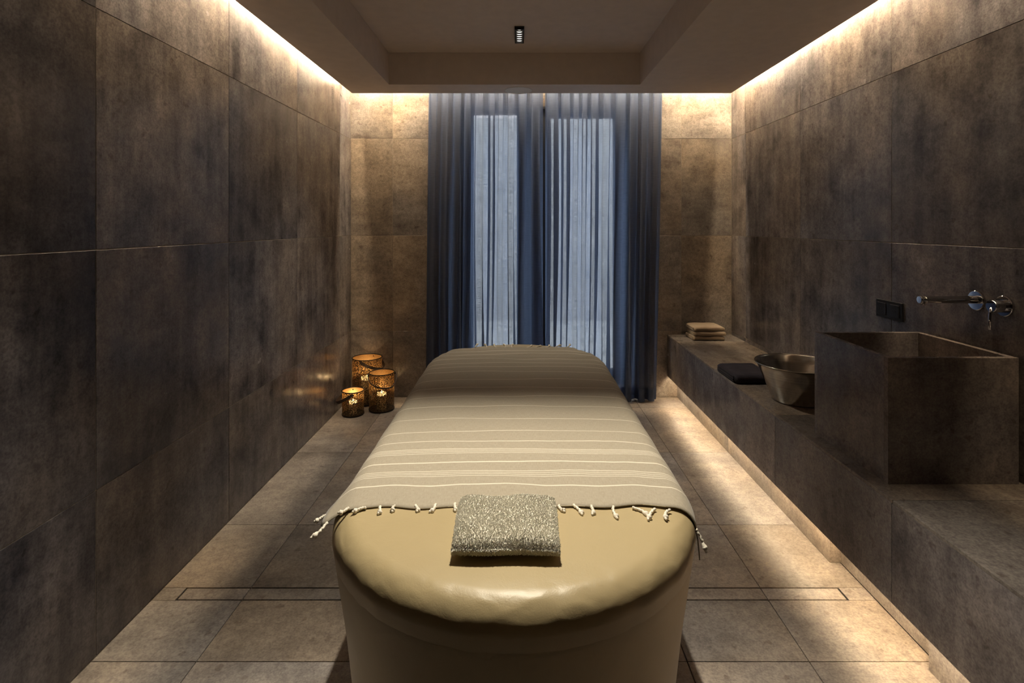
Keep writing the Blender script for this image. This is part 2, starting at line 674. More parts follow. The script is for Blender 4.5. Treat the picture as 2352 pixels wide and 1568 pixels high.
# upper ceiling and the dropped soffit ring with its light gap
ceiling = tag(box('ceiling', (XL - 0.16, YF - 0.12, ZC), (XR + 0.16, YB + 0.2, ZC + 0.15), M['paint']), kind='structure')
SX0, SX1, SY1 = -1.328, 1.678, 4.25
RX0, RX1, RY0, RY1 = -0.973, 0.899, -0.45, 3.99
bm = bmesh.new()
o4 = [(SX0, YF), (SX1, YF), (SX1, SY1), (SX0, SY1)]
i4 = [(RX0, RY0), (RX1, RY0), (RX1, RY1), (RX0, RY1)]
ring = [[bm.verts.new((x, y, z)) for x, y in q] for z in (ZS, ZC) for q in (o4, i4)]
for k in range(4):
    k2 = (k + 1) % 4
    bm.faces.new((ring[0][k], ring[0][k2], ring[1][k2], ring[1][k]))
    bm.faces.new((ring[2][k], ring[2][k2], ring[3][k2], ring[3][k]))
    bm.faces.new((ring[0][k], ring[0][k2], ring[2][k2], ring[2][k]))
    bm.faces.new((ring[1][k], ring[1][k2], ring[3][k2], ring[3][k]))
soffit = tag(bm_obj('trim_1', bm, M['paint']), kind='structure')

# light strips in the gap, fixed high on the outer faces of the soffit, shining down along the walls
LZ = ZS + 0.150


def led_strip(a, b, inward, label, glow):
    """profile rail with a glowing underside between a and b; inward points back to its carrier"""
    a, b, w = Vector(a), Vector(b), Vector(inward)
    root = empty('led_strip', (a + b) / 2, label, 'light strip', 'light strips hidden around the room')
    c = (a + b) / 2
    d = (b - a) / 2
    for nm, z0, z1, off, mat in (('rail', 0.0, 0.012, 0.0, M['black_metal']), ('diffuser', -0.004, -0.0005, 0.001, None)):
        p = [-d - w * (0.006 - off), -d + w * (0.006 - off), d + w * (0.006 - off), d - w * (0.006 - off)]
        lo = Vector((min(q.x for q in p), min(q.y for q in p), z0))
        hi = Vector((max(q.x for q in p), max(q.y for q in p), z1))
        box(nm, lo, hi, mat or glow, root)
    return root


led_strip((SX0 - 0.0075, 0.6, LZ), (SX0 - 0.0075, YB - 0.03, LZ), (1, 0, 0), 'warm light strip in the ceiling gap along the left wall', M['led'])
led_strip((SX1 + 0.0075, 0.6, LZ), (SX1 + 0.0075, YB - 0.03, LZ), (1, 0, 0), 'warm light strip in the ceiling gap along the right wall above the bench', M['led'])
bpy.context.view_layer.update()
led_strip((XL + 0.03, SY1 + 0.0075, LZ - 0.016), (XR - 0.03, SY1 + 0.0075, LZ - 0.016), (0, 1, 0), 'warm light strip in the ceiling gap above the curtains', M['led_back'])
# ------------------------------------------------------------------ window and made-up outside
win = tag(bpy.data.objects.new('window_1', None), kind='structure')
win.location = (0, YB + 0.13, 0)
link(win)
bm = bmesh.new()
fy0, fy1 = -0.035, 0.035
gl = [(-0.395, -0.022), (0.263, 0.812)]
gz0, gz1 = 0.20, 2.40
for lo, hi in [((WX0, fy0, WZ0), (gl[0][0], fy1, WZ1)), ((gl[1][1], fy0, WZ0), (WX1, fy1, WZ1)),
               ((gl[0][1], fy0, WZ0), (gl[1][0], fy1, WZ1)),
               ((gl[0][0], fy0, gz1), (gl[0][1], fy1, WZ1)), ((gl[1][0], fy0, gz1 - 0.03), (gl[1][1], fy1, WZ1)),
               ((gl[0][0], fy0, WZ0), (gl[0][1], fy1, gz0)), ((gl[1][0], fy0, WZ0), (gl[1][1], fy1, gz0))]:
    add_box(bm, lo, hi)
bm_obj('window_frame', bm, M['frame'], win)
for x0, x1 in gl:
    box('pane', (x0 + 0.0005, -0.006, gz0 + 0.0005), (x1 - 0.0005, 0.006, gz1 - 0.0305), M['glass'], win)

backdrop_terrace = tag(box('trim_2', (-9, YB + 0.2, -0.2), (9, 14.0, -0.06), M['terrace']), 'pale paved terrace outside the curtained window', kind='structure')  # added outside floor; its skylit top brightens the lower window
fac = empty('building', (0, 8.5, -0.06), 'pale building far behind the curtained window', 'building')  # invented block opposite, added to give the upper panes their dimmer tone
box('wall_body', (-9, 0, 0), (9, 0.4, 4.6), M['facade'], fac)
for k in range(7):
    box('cornice', (-9 + k * 2.6, -0.06, 4.6), (-9 + (k + 1) * 2.6 - 0.02, 0.46, 4.75), M['facade'], fac, 0.01)

# ------------------------------------------------------------------ curtains
CY, CZ1 = 4.385, 2.60


def curtain(x0t, x1t, x0b, x1b, seed, label):
    rng = random.Random(seed)
    folds = []
    x = 0.0
    while x < 1.0:
        w = rng.uniform(0.075, 0.135)
        folds.append((x, w, rng.uniform(0.024, 0.042), rng.uniform(0.15, 0.25), rng.uniform(0, 6.28)))
        x += w
    tot = x
    nseg, nz = 20, 26
    ztop, zbot = CZ1, 0.012
    verts, uvs = [], []
    cols = []
    for fx, w, A, b, ph in folds:
        for k in range(nseg):
            cols.append((fx, w, A, b, ph, k / nseg))
    fx, w, A, b, ph = folds[-1]
    cols.append((fx, w, A, b, ph, 1.0))
    arc = [0.0]
    for i in range(nz + 1):
        t = i / nz
        z = ztop + (zbot - ztop) * t
        X0 = x0t + (x0b - x0t) * t
        X1 = x1t + (x1b - x1t) * t
        prev = None
        for j, (fx, w, A, b, ph, s) in enumerate(cols):
            sway = 0.16 * math.sin(2.1 * t * 2 + ph) * w * t
            bb = b * (0.85 + 0.35 * math.sin(3 * t + ph))
            u = (fx + w * (s + bb * math.sin(4 * PI * s))) / tot + sway / tot * math.sin(PI * s)
            amp = A * (0.75 + 0.35 * t + 0.22 * math.sin(2.6 * t + ph * 1.7))
            xx = X0 + (X1 - X0) * u
            yy = CY + amp * math.cos(2 * PI * s) + 0.008 * math.sin(ph + 4 * t)
            p = Vector((xx, yy, z))
            verts.append(p)
            if i == 0 and j > 0:
                arc.append(arc[-1] + (p - verts[j - 1]).length)
            uvs.append((arc[j], z))
    nc = len(cols)
    faces = [(i * nc + j, i * nc + j + 1, (i + 1) * nc + j + 1, (i + 1) * nc + j) for i in range(nz) for j in range(nc - 1)]
    cx = (x0t + x1t) / 2
    root = empty('curtain', (cx, CY, 0.012), label, 'curtain', 'navy curtains at the window')
    off = Vector((cx, CY, 0.012))
    body = mesh_obj('fabric', [v - off for v in verts], faces, M['curtain'], root, True, uvs=uvs)
    # doubled hem at the foot
    hv, hu, hf = [], [], []
    for lvl, z in ((0, 0.115), (1, 0.012)):
        t = (ztop - z) / (ztop - zbot)
        i0 = min(int(t * nz), nz - 1)
        fr = t * nz - i0
        for j in range(nc):
            p = verts[i0 * nc + j].lerp(verts[(i0 + 1) * nc + j], fr)
            hv.append(p + Vector((0, -0.0025, 0)) - off)
            hu.append((arc[j], z))
    hf = [(j, j + 1, nc + j + 1, nc + j) for j in range(nc - 1)]
    mesh_obj('hem', hv, hf, M['curtain_hem'], root, True, uvs=hu)
    return root


curtain(-0.745, 0.195, -0.775, 0.195, 11, 'navy voile curtain on the left half of the window behind the couch')
curtain(0.213, 1.178, 0.213, 1.125, 23, 'navy voile curtain on the right half of the window beside the bench')
rail = empty('curtain_rail', (0.2, CY, CZ1 + 0.002), 'slim dark curtain rail hidden in the ceiling gap', 'curtain rail')
box('track', (-1.15, -0.045, 0.0), (1.15, 0.045, 0.018), M['black_metal'], rail)
for x in (-0.9, 0.0, 0.9):
    box('bracket', (x - 0.02, -0.015, 0.018), (x + 0.02, 0.015, ZC - CZ1 - 0.0025), M['black_metal'], rail)

# ------------------------------------------------------------------ bench along the right wall
bench = empty('tiled_bench', (BENCH_X, YB, 0), 'long low tiled bench with glowing recessed foot along the right wall', 'bench')
bo = Vector((BENCH_X, YB, 0))


def bpart(name, lo, hi, mat):
    lo, hi = Vector(lo), Vector(hi)
    c = (lo + hi) / 2
    bm = bmesh.new()
    add_box(bm, lo - c, hi - c, 0.0008, 1)
    return bm_obj(name, bm, mat, bench, loc=c - bo)


BY0 = YF + 0.002
for y0, y1 in rows([BY0, 0.155, 0.97, 1.786, 2.60, 3.44, 4.24, YB - 0.002]):
    bpart('front_panel', (BENCH_X, y0 + G * 0.7, BENCH_BOT), (BENCH_X + 0.012, y1 - G * 0.7, BENCH_TOP - 0.0125), M['tile_bench'])
for y0, y1 in rows([BY0, 0.17, 0.975, 1.781, 2.585, 3.42, 4.23, YB - 0.002]):
    bpart('top_slab', (BENCH_X, y0 + G * 0.7, BENCH_TOP - 0.012), (XR - 0.001, y1 - G * 0.7, BENCH_TOP), M['tile_top'])
bpart('core', (BENCH_X + 0.0125, BY0, BENCH_BOT + 0.03), (XR - 0.002, YB - 0.003, BENCH_TOP - 0.0125), M['plaster'])
for y0, y1, xk in [(BY0, 0.95, 1.325), (0.95, 1.735, 1.325), (1.735, 2.285, 1.372), (2.285, 3.40, 1.325), (3.40, YB - 0.002, 1.325)]:
    bpart('plinth_panel', (xk, y0 + 0.001, 0.0005), (XR - 0.002, y1 - 0.001, BENCH_BOT + 0.0295), M['tile_floor'])
led_strip((BENCH_X + 0.024, 0.2, BENCH_BOT + 0.0165), (BENCH_X + 0.024, YB - 0.05, BENCH_BOT + 0.0165), (1, 0, 0),
          'warm light strip under the front edge of the bench', M['led_bench'])

# ------------------------------------------------------------------ treatment couch
TX, TR, TY0, TY1, TZ = -0.012, 0.425, 0.897, 2.945, 0.800
couch = empty('treatment_couch', (TX, (TY0 + TY1) / 2, 0), 'beige leatherette treatment couch with rounded ends in the middle of the room', 'treatment couch')
co = Vector((TX, (TY0 + TY1) / 2, 0))
HL = (TY1 - TY0) / 2


def stadium(r, nseg=130, nside=40):
    """closed outline with half-round ends, local to the couch; r is the half width"""
    d = TR - r
    yc = HL - TR
    rr = max(r, 1e-4)
    pts = []
    for k in range(nside):
        pts.append((rr, -yc + 2 * yc * k / nside))
    for k in range(nseg):
        a = PI * k / nseg
        pts.append((rr * math.cos(a), yc + rr * math.sin(a)))
    for k in range(nside):
        pts.append((-rr, yc - 2 * yc * k / nside))
    for k in range(nseg):
        a = PI + PI * k / nseg
        pts.append((rr * math.cos(a), -yc + rr * math.sin(a)))
    return pts


def stack(name, levels, mat, wrinkle=0.0, cap_bottom=False):
    rng = random.Random(3)
    verts, faces = [], []
    for r, z in levels:
        for (x, y) in stadium(r):
            dz = 0.0
            dr = 0.0
            if wrinkle:
                e = max(0.0, min(1.0, (r - (TR - 0.065)) / 0.05))
                if e > 0:
                    q = Vector((x * 9, y * 9, z * 9))
                    rid = 1 - abs(noise.noise(q * 2.6)) * 2.6
                    rid = max(0.0, rid) ** 3
                    fine = noise.noise(q * 4.0) * 0.45 + noise.noise(q * 9.0) * 0.25
                    dz = wrinkle * e * (rid * 0.55 + fine) * (1.0 if y < -(HL - 0.30) else 0.12)
                    dr = wrinkle * e * noise.noise(q * 2.2 + Vector((7, 3, 1))) * (0.5 if y < -(HL - 0.30) else 0.1)
            k = 1 + dr / max(r, 0.1)
            verts.append((x * k, y if abs(y) < HL - TR else (y - math.copysign(HL - TR, y)) * k + math.copysign(HL - TR, y), z + dz))
    n = len(stadium(0.1))
    for i in range(len(levels) - 1):
        for k in range(n):
            k2 = (k + 1) % n
            faces.append((i * n + k, (i + 1) * n + k, (i + 1) * n + k2, i * n + k2))
    if cap_bottom:
        faces.append(tuple((len(levels) - 1) * n + k for k in range(n)))
    return mesh_obj(name, verts, faces, mat, couch, True)


lv = [(0.0, TZ), (0.10, TZ), (0.22, TZ), (0.30, TZ - 0.0003), (TR - 0.075, TZ - 0.001)]
for k in range(1, 21):
    a = k / 20 * 1.60
    lv.append((TR - 0.055 + 0.055 * math.sin(a), TZ - 0.003 - 0.052 * (1 - math.cos(a))))
lv.append((TR - 0.004, TZ - 0.083))
stack('cushion', lv, M["leather"], 0.0028)
stack('base', [(TR - 0.007, TZ - 0.078), (TR - 0.0065, TZ - 0.10), (TR - 0.028, 0.55), (TR - 0.055, 0.30), (TR - 0.078, 0.07)], M['leather'], 0.0, True)
stack('plinth', [(TR - 0.10, 0.0695), (TR - 0.10, 0.001)], M['black'], 0.0, True)


def couch_half(y):
    """half width of the couch at depth y (world)"""
    yc0, yc1 = TY0 + TR, TY1 - TR
    if y < yc0:
        d = yc0 - y
    elif y > yc1:
        d = y - yc1
    else:
        d = 0.0
    return math.sqrt(max(TR * TR - d * d, 0.0))


# striped cotton cloth spread over the couch
cl_y0, cl_y1 = F * 0.634 / (1162 - VY), F * 0.634 / (798 - VY)
cloth = empty('hammam_cloth', (TX, (cl_y0 + cl_y1) / 2, TZ), 'beige cotton cloth with thin white stripes and knotted fringe spread over the couch', 'cloth')
clo = Vector((TX, (cl_y0 + cl_y1) / 2, TZ))
rng = random.Random(5)


def cloth_point(u, y):
    """u: arc length across the cloth from the couch axis, positive to the right"""
    w = couch_half(y) + 0.0015
    rho = min(0.055, w * 0.5)
    a = abs(u)
    sg = 1 if u > 0 else -1
    th1 = 1.45 if u > 0 else 1.45 - 0.95 * max(0.0, min(1.0, (1.55 - y) / 0.3))
    flat = w - rho
    ztop = TZ + 0.0016
    if a <= flat:
        x, z = a, ztop
    elif a <= flat + rho * th1:
        th = (a - flat) / rho
        x, z = flat + rho * math.sin(th), ztop - rho * (1 - math.cos(th))
    else:
        th = th1
        e = a - flat - rho * th
        x = flat + rho * math.sin(th) + math.cos(th) * e
        z = ztop - rho * (1 - math.cos(th)) - e * math.sin(th)
    rip = 0.0010 + 0.0011 * math.sin(y * 31 + 2.2 * math.sin(u * 7)) + 0.0009 * math.sin(u * 23 + y * 9) * math.sin(y * 13)
    if y > 2.45:
        rip += 0.0022 * math.sin(y * 95 + 1.5 * math.sin(u * 9)) * min(1, (y - 2.45) / 0.15)
    return Vector((TX + sg * x, y, z + rip))


NU, NV = 70, 110
verts, uvs = [], []
for i in range(NV + 1):
    t = i / NV
    for j in range(NU + 1):
        s = j / NU
        y = cl_y0 + (cl_y1 - cl_y0) * t
        yb = y + (0.006 * math.sin(s * 17) + 0.004 * math.sin(s * 41 + 1)) * (1 - min(1, t * 9)) - 0.022 * (abs(s - 0.5) * 2) ** 3 * (1 - t) \
            - 0.10 * (abs(s - 0.5) * 2) ** 4 * t + 0.004 * math.sin(s * 23) * max(0, t * 9 - 8)
        ul = -(0.446 + 0.008 * math.sin(y * 11) + 0.006 * math.sin(y * 37) - 0.018 * max(0.0, 1 - abs(y - cl_y0) / 0.3))
        ur = 0.478 + 0.008 * math.sin(y * 9 + 2)
        u = ul + (ur - ul) * s
        p = cloth_point(u, yb)
        if s < 0.0:                      # the left border stands off stiffly
            k = 1 - s / 0.06
            p.x -= 0.010 * k
            p.z += 0.006 * k
        verts.append(p - clo)
        uvs.append((u, y))
faces = [(i * (NU + 1) + j, i * (NU + 1) + j + 1, (i + 1) * (NU + 1) + j + 1, (i + 1) * (NU + 1) + j) for i in range(NV) for j in range(NU)]
fabric = mesh_obj('fabric', verts, faces, M['hammam'], cloth, True, uvs=uvs)
sol = fabric.modifiers.new('thickness', 'SOLIDIFY')
sol.thickness = 0.0022
sol.offset = 1.0


def tassel(p0, p1, sag=0.0, knot=0.0062, thin=0.0030):
    """short twisted cord from the hem to a knot with a frayed tip"""
    p0, p1 = Vector(p0), Vector(p1)
    path, rad = [], []
    n = 22
    d = (p1 - p0)
    side = Vector((-d.y, d.x, 0)).normalized() if d.xy.length > 1e-6 else Vector((1, 0, 0))
    for k in range(n + 1):
        t = k / n
        q = p0 + d * t + side * (sag * math.sin(PI * t))
        q += side * (0.0009 * math.sin(t * 26))
        r = thin * (1 + 0.18 * math.sin(t * 40))
        kb = math.exp(-((t - 0.78) / 0.085) ** 2)
        r += (knot - thin) * kb
        if t > 0.9:
            r *= 1.0 - 0.35 * (t - 0.9) / 0.1
        path.append(q - clo)
        rad.append(r)
    return tube('tassel', path, rad, M['cord'], cloth, 8)


zt = TZ + 0.0045
near = [((800, 1166), (776, 1178), .004), ((840, 1165), (809, 1176), -.003), ((872, 1163), (869, 1180), .002),
        ((906, 1161), (902, 1175), -.003), ((953, 1160), (958, 1175), .003), ((1000, 1158), (986, 1176), .004),
        ((1044, 1156), (1046, 1174), .0), ((1090, 1156), (1080, 1172), .0), ((1130, 1157), (1140, 1172), .002),
        ((1190, 1158), (1182, 1172), .0), ((1240, 1159), (1246, 1174), .003),
        ((1283, 1160), (1298, 1175), -.003), ((1316, 1159), (1338, 1182), .003),
        ((1357, 1161), (1361, 1182), .003), ((1408, 1163), (1419, 1191), -.003), ((1452, 1165), (1489, 1185), .006),
        ((1504, 1168), (1489, 1194), -.003), ((1538, 1170), (1531, 1193), -.006)]
for (ax, ay), (bx, by), sg in near:
    a, b = P(ax, ay, zt), P(bx, by, zt - 0.002)
    tassel(a, b, sg)
# corner tassels that fall over the couch edges
tassel(verts[1] + clo, verts[1] + clo + Vector((-0.022, -0.040, -0.012)), 0.004)
tassel(verts[3 * (NU + 1)] + clo + Vector((0.0, 0.0, 0)), verts[3 * (NU + 1)] + clo + Vector((-0.020, -0.018, -0.006)), 0.0)
jr = int(NU * 0.955)
a = verts[jr] + clo
tassel(a, a + Vector((0.016, -0.022, -0.040)), 0.003)
far = [(1092, 797, 1099, 789), (1117, 797, 1112, 790), (1140, 797, 1136, 790), (1160, 797, 1156, 790), (1176, 797, 1180, 790),
       (1210, 797, 1222, 792), (1232, 797, 1245, 793), (1254, 797, 1262, 792), (1275, 797, 1290, 792), (1300, 797, 1310, 790)]
for k, (ax, ay, bx, by) in enumerate(far):
    tassel(P(ax, ay + 1, zt), P(bx, by, zt - 0.003), 0.006 * (-1) ** k, 0.006, 0.0026)

# folded terry towel on the near end of the couch
tw_c = Vector((-0.026, 1.100, TZ + 0.0075))
towel = empty('terry_towel', tw_c, 'small grey folded terry towel lying on the near end of the couch', 'towel')
TWX, TWY, TWH = 0.104, 0.086, 0.036


def towel_mesh(name, hx, hy, z0, z1, mat, parent, seedv, front_drop=0.0, n=28, lump=0.0015):
    """soft slab, fold rounded towards the camera (-y)"""
    r = (z1 - z0) / 2
    prof = []
    m = 10
    for k in range(m + 1):                      # rounded fold at the front
        a = -PI / 2 - PI * k / m
        prof.append((-hy + r + r * math.cos(a), (z0 + z1) / 2 + r * math.sin(a)))
    for k in range(1, 9):
        prof.append((-hy + r + (2 * hy - r - 0.006) * k / 8, z1))
    prof.append((hy, z1 - 0.006))
    prof.append((hy, z0 + 0.004))
    for k in range(1, 8):
        prof.append((hy - 0.004 - (2 * hy - r - 0.004) * k / 8, z0))
    rngl = random.Random(seedv)
    ph = [rngl.uniform(0, 6) for _ in range(6)]
    verts, faces = [], []
    for i in range(n + 1):
        s = i / n
        edge = 1 - (abs(2 * s - 1)) ** 14 * 0.22
        x = -hx + 2 * hx * s
        for (y, z) in prof:
            zz = (z - z0) * edge + z0
            if z > (z0 + z1) / 2:
                zz += lump * (math.sin(x * 60 + ph[0]) + math.sin(y * 75 + ph[1] + x * 20))
                if front_drop:
                    zz -= front_drop * max(0.0, (-y - 0.1 * hy) / hy) ** 2
            verts.append((x * (1 + 0.012 * math.sin(y * 40 + ph[2])), y + 0.0015 * math.sin(x * 45 + ph[3]), zz))
    np_ = len(prof)
    for i in range(n):
        for k in range(np_):
            k2 = (k + 1) % np_
            faces.append((i * np_ + k, i * np_ + k2, (i + 1) * np_ + k2, (i + 1) * np_ + k))
    faces.append(tuple(range(np_)))
    faces.append(tuple(n * np_ + k for k in range(np_ - 1, -1, -1)))
    o = mesh_obj(name, verts, faces, mat, parent, True)
    bm = bmesh.new()
    bm.from_mesh(o.data)
    bmesh.ops.recalc_face_normals(bm, faces=bm.faces)
    bm.to_mesh(o.data)
    bm.free()
    o.data.shade_smooth()
    return o


lay2 = towel_mesh('body', TWX, TWY, 0.0, TWH, M['terry'], towel, 2, 0.009)
# the loop pile
rngp = random.Random(9)
pv, pf = [], []
tris = []
for o in (lay2,):
    me = o.data
    for p in me.polygons:
        if len(p.vertices) > 4:
            continue
        if p.normal.z < -0.8:
            continue
        tris.append((o, p, p.area))
tot = sum(t[2] for t in tris)
for o, p, ar in tris:
    k = ar / tot * 26000
    k = int(k) + (1 if rngp.random() < k - int(k) else 0)
    vs = [o.data.vertices[i].co for i in p.vertices]
    for _ in range(k):
        a, b = rngp.random(), rngp.random()
        q = (vs[0] * (1 - a) + vs[1] * a) * (1 - b) + (vs[3] * (1 - a) + vs[2] * a) * b
        nrm = p.normal
        t1 = Vector((rngp.uniform(-1, 1), rngp.uniform(-1, 1), rngp.uniform(-1, 1)))
        t1 = (t1 - nrm * t1.dot(nrm)).normalized()
        hgt = rngp.uniform(0.0010, 0.0024)
        lean = Vector((rngp.uniform(-1, 1), rngp.uniform(-1, 1), rngp.uniform(-1, 1))) * 0.0013
        w = rngp.uniform(0.0004, 0.0007)
        t2 = nrm.cross(t1) * w
        base = len(pv)
        top = q + nrm * hgt + lean
        pv += [q - t1 * w, q + t1 * w, top + t1 * w * 0.9, top - t1 * w * 0.9, q - t2, q + t2, top + t2 * 0.9, top - t2 * 0.9]
        pf += [(base, base + 1, base + 2, base + 3), (base + 4, base + 5, base + 6, base + 7)]
pile = mesh_obj('terry_pile', pv, pf, M['terry_pile'], towel)
tag(pile, kind='stuff')

# ------------------------------------------------------------------ washbasin block on the bench
bx0, bx1, by0, by1, bz0, bz1 = 1.301, 1.763, 1.890, 2.360, BENCH_TOP, BENCH_TOP + 0.4455
basin = empty('washbasin', ((bx0 + bx1) / 2, (by0 + by1) / 2, bz0), 'square tile-clad washbasin block standing on the bench', 'washbasin')
bso = Vector(((bx0 + bx1) / 2, (by0 + by1) / 2, bz0))
TH = 0.022


def spart(name, lo, hi, mat, bev=0.0006):
    lo, hi = Vector(lo), Vector(hi)
    c = (lo + hi) / 2
    bm = bmesh.new()
    add_box(bm, lo - c, hi - c, bev, 1)
    return bm_obj(name, bm, mat, basin, loc=c - bso)


spart('front_panel', (bx0, by0, bz0), (bx1, by0 + TH, bz1), M['tile_bench'])
spart('rear_panel', (bx0, by1 - TH, bz0), (bx1, by1, bz1), M['tile_bench'])
spart('side_panel', (bx0, by0 + TH, bz0), (bx0 + TH, by1 - TH, bz1), M['tile_bench'])
spart('side_panel', (bx1 - TH, by0 + TH, bz0), (bx1, by1 - TH, bz1), M['tile_bench'])
zf = bz1 - 0.145
spart('basin_floor', (bx0 + TH, by0 + TH, zf - 0.02), (bx1 - TH, by1 - TH, zf), M['tile_bench'])
# tiled ledges and thin pale joint lines inside
spart('inner_trim', (bx0 + TH, by1 - TH - 0.004, zf), (bx1 - TH, by1 - TH, zf + 0.003), M['grille'], 0.0003)
spart('inner_trim', (bx1 - TH - 0.004, by0 + TH, zf), (bx1 - TH, by1 - TH - 0.004, zf + 0.003), M['grille'], 0.0003)
lathe('drain_cover', [(0.0, 0.006), (0.028, 0.006), (0.032, 0.003), (0.032, 0.0005)], M['chrome'], basin, 32, loc=Vector(((bx0 + bx1) / 2, (by0 + by1) / 2, zf)) - bso)

# ------------------------------------------------------------------ wall-mounted mixer
fz = EYE - 0.289
fy = 1.782 * F / (2246 - VX)
fy2 = 1.782 * F / (2310 - VX)
faucet = empty('wall_tap', (XR, fy, fz), 'chrome wall-mounted basin tap with long straight spout and small lever', 'tap')
lathe('spout_rosette', [(0.0, -0.0005), (0.037, -0.0005), (0.038, -0.002), (0.038, -0.009), (0.036, -0.011), (0.0, -0.011)], M['chrome'], faucet, 40, 'x')
sp = tube('spout', [(-0.009, 0, 0.003), (-0.05, 0, 0.003), (-0.12, 0, 0.003), (-0.20, 0, 0.003), (-0.218, 0, 0.003)], [0.0155, 0.0150, 0.0140, 0.0130, 0.0128], M['chrome'], faucet, 20)
lathe('spout_tip', [(0.0, -0.229), (0.013, -0.229), (0.0145, -0.227), (0.0145, -0.220), (0.012, -0.2175), (0.0, -0.2175)], M['chrome'], sp, 28, 'x', loc=(0, 0, 0.003))
tube('aerator', [(-0.214, 0, -0.008), (-0.214, 0, -0.017)], 0.008, M['chrome'], sp, 16)
d2 = Vector((0, fy2 - fy, -0.004))
lathe('handle_rosette', [(0.0, -0.0005), (0.037, -0.0005), (0.038, -0.002), (0.038, -0.009), (0.036, -0.011), (0.0, -0.011)], M['chrome'], faucet, 40, 'x', loc=d2)
hb = lathe('handle_body', [(0.0, -0.010), (0.0235, -0.010), (0.0235, -0.052), (0.0215, -0.055), (0.0, -0.055)], M['chrome'], faucet, 32, 'x', loc=d2)
tube('lever', [(-0.050, 0, -0.006), (-0.056, 0, -0.026), (-0.058, 0, -0.05), (-0.058, 0, -0.086)], [0.0062, 0.0060, 0.0056, 0.0054], M['chrome'], hb, 14)

# ------------------------------------------------------------------ black double socket
sy0, sy1 = 1.782 * F / (2076 - VX), 1.782 * F / (2016 - VX)
szc = EYE - 0.402
socket = empty('wall_socket', (XR, (sy0 + sy1) / 2, szc), 'black double wall socket between tap and window corner', 'socket')
hy = (sy1 - sy0) / 2
box('cover_plate', (-0.009, -hy, -0.043), (-0.0005, hy, 0.043), M['black'], socket, 0.002, 2)
for s in (-1, 1):
    ins = box('insert', (-0.0125, s * hy / 2 - 0.029, -0.029), (-0.0088, s * hy / 2 + 0.029, 0.029), M['black'], socket, 0.0015, 2)
    for q in (-1, 1):
        lathe('pin_hole', [(0.0, -0.0130), (0.0035, -0.0130), (0.0035, -0.0124)], M['darkvoid'], ins, 12, 'x', loc=(0, s * hy / 2 + q * 0.0095, 0))

# ------------------------------------------------------------------ steel bowl
bowl = empty('steel_bowl', (1.452, 2.80, BENCH_TOP), 'wide brushed steel bowl on the bench beside the washbasin', 'bowl')
prof = [(0.0, 0.001), (0.112, 0.001), (0.122, 0.006), (0.134, 0.035), (0.158, 0.10), (0.180, 0.150), (0.194, 0.183), (0.203, 0.192), (0.2065, 0.1935),
        (0.207, 0.1955), (0.2045, 0.1965), (0.200, 0.1945), (0.192, 0.186), (0.178, 0.151), (0.156, 0.101), (0.132, 0.037), (0.119, 0.0085), (0.110, 0.0045), (0.0, 0.0045)]
lathe('shell', prof, M['steel'], bowl, 96)
tor = [(1.0, 0)]
tube('rolled_rim', [(0.2045 * math.cos(2 * PI * k / 72), 0.2045 * math.sin(2 * PI * k / 72), 0.1955) for k in range(73)], 0.0030, M['steel'], bowl, 8, False)


# ------------------------------------------------------------------ folded towels on the bench
def folded_towel(name, c, hx, hy, h, mat, label, seed, group=None, layers=2, rz=0.0):
    root = empty(name, c, label, 'towel', group, rz)
    towel_mesh('fold', hx, hy, 0.0, h, mat, root, seed, 0.0, 16, 0.0006)
    for k in range(layers):
        z0 = h * (0.12 + 0.76 * k / layers)
        box('layer_edge', (-hx - 0.004 - 0.002 * (k % 2), -hy * 0.80, z0), (-hx + 0.03, hy * (0.93 - 0.03 * k), z0 + h * 0.5 / layers), mat, root, h * 0.1 / layers, 2)
    return root


st = Vector((1.511, 4.352, BENCH_TOP))
hts = [0.036, 0.035, 0.035]
z = 0.0008
names = ['beige folded towel at the bottom of the stack on the bench end', 'beige folded towel in the middle of the stack on the bench end',
         'beige folded towel on top of the stack on the bench end']
for k in range(3):
    folded_towel('folded_towel', st + Vector(((-0.004, 0.006, -0.002)[k], (0.004, -0.003, 0.0)[k], z)), 0.122, 0.102, hts[k], M['beige_towel'],
                 names[k], 20 + 3 * k, 'beige towels stacked on the bench', 3, (0.01, -0.015, 0.02)[k])
    z += hts[k] + 0.0016
folded_towel('folded_towel', Vector((1.363, 3.225, BENCH_TOP + 0.0008)), 0.117, 0.145, 0.050, M['black_towel'],
             'charcoal folded towel on the bench next to the steel bowl', 50, None, 3, 0.0)


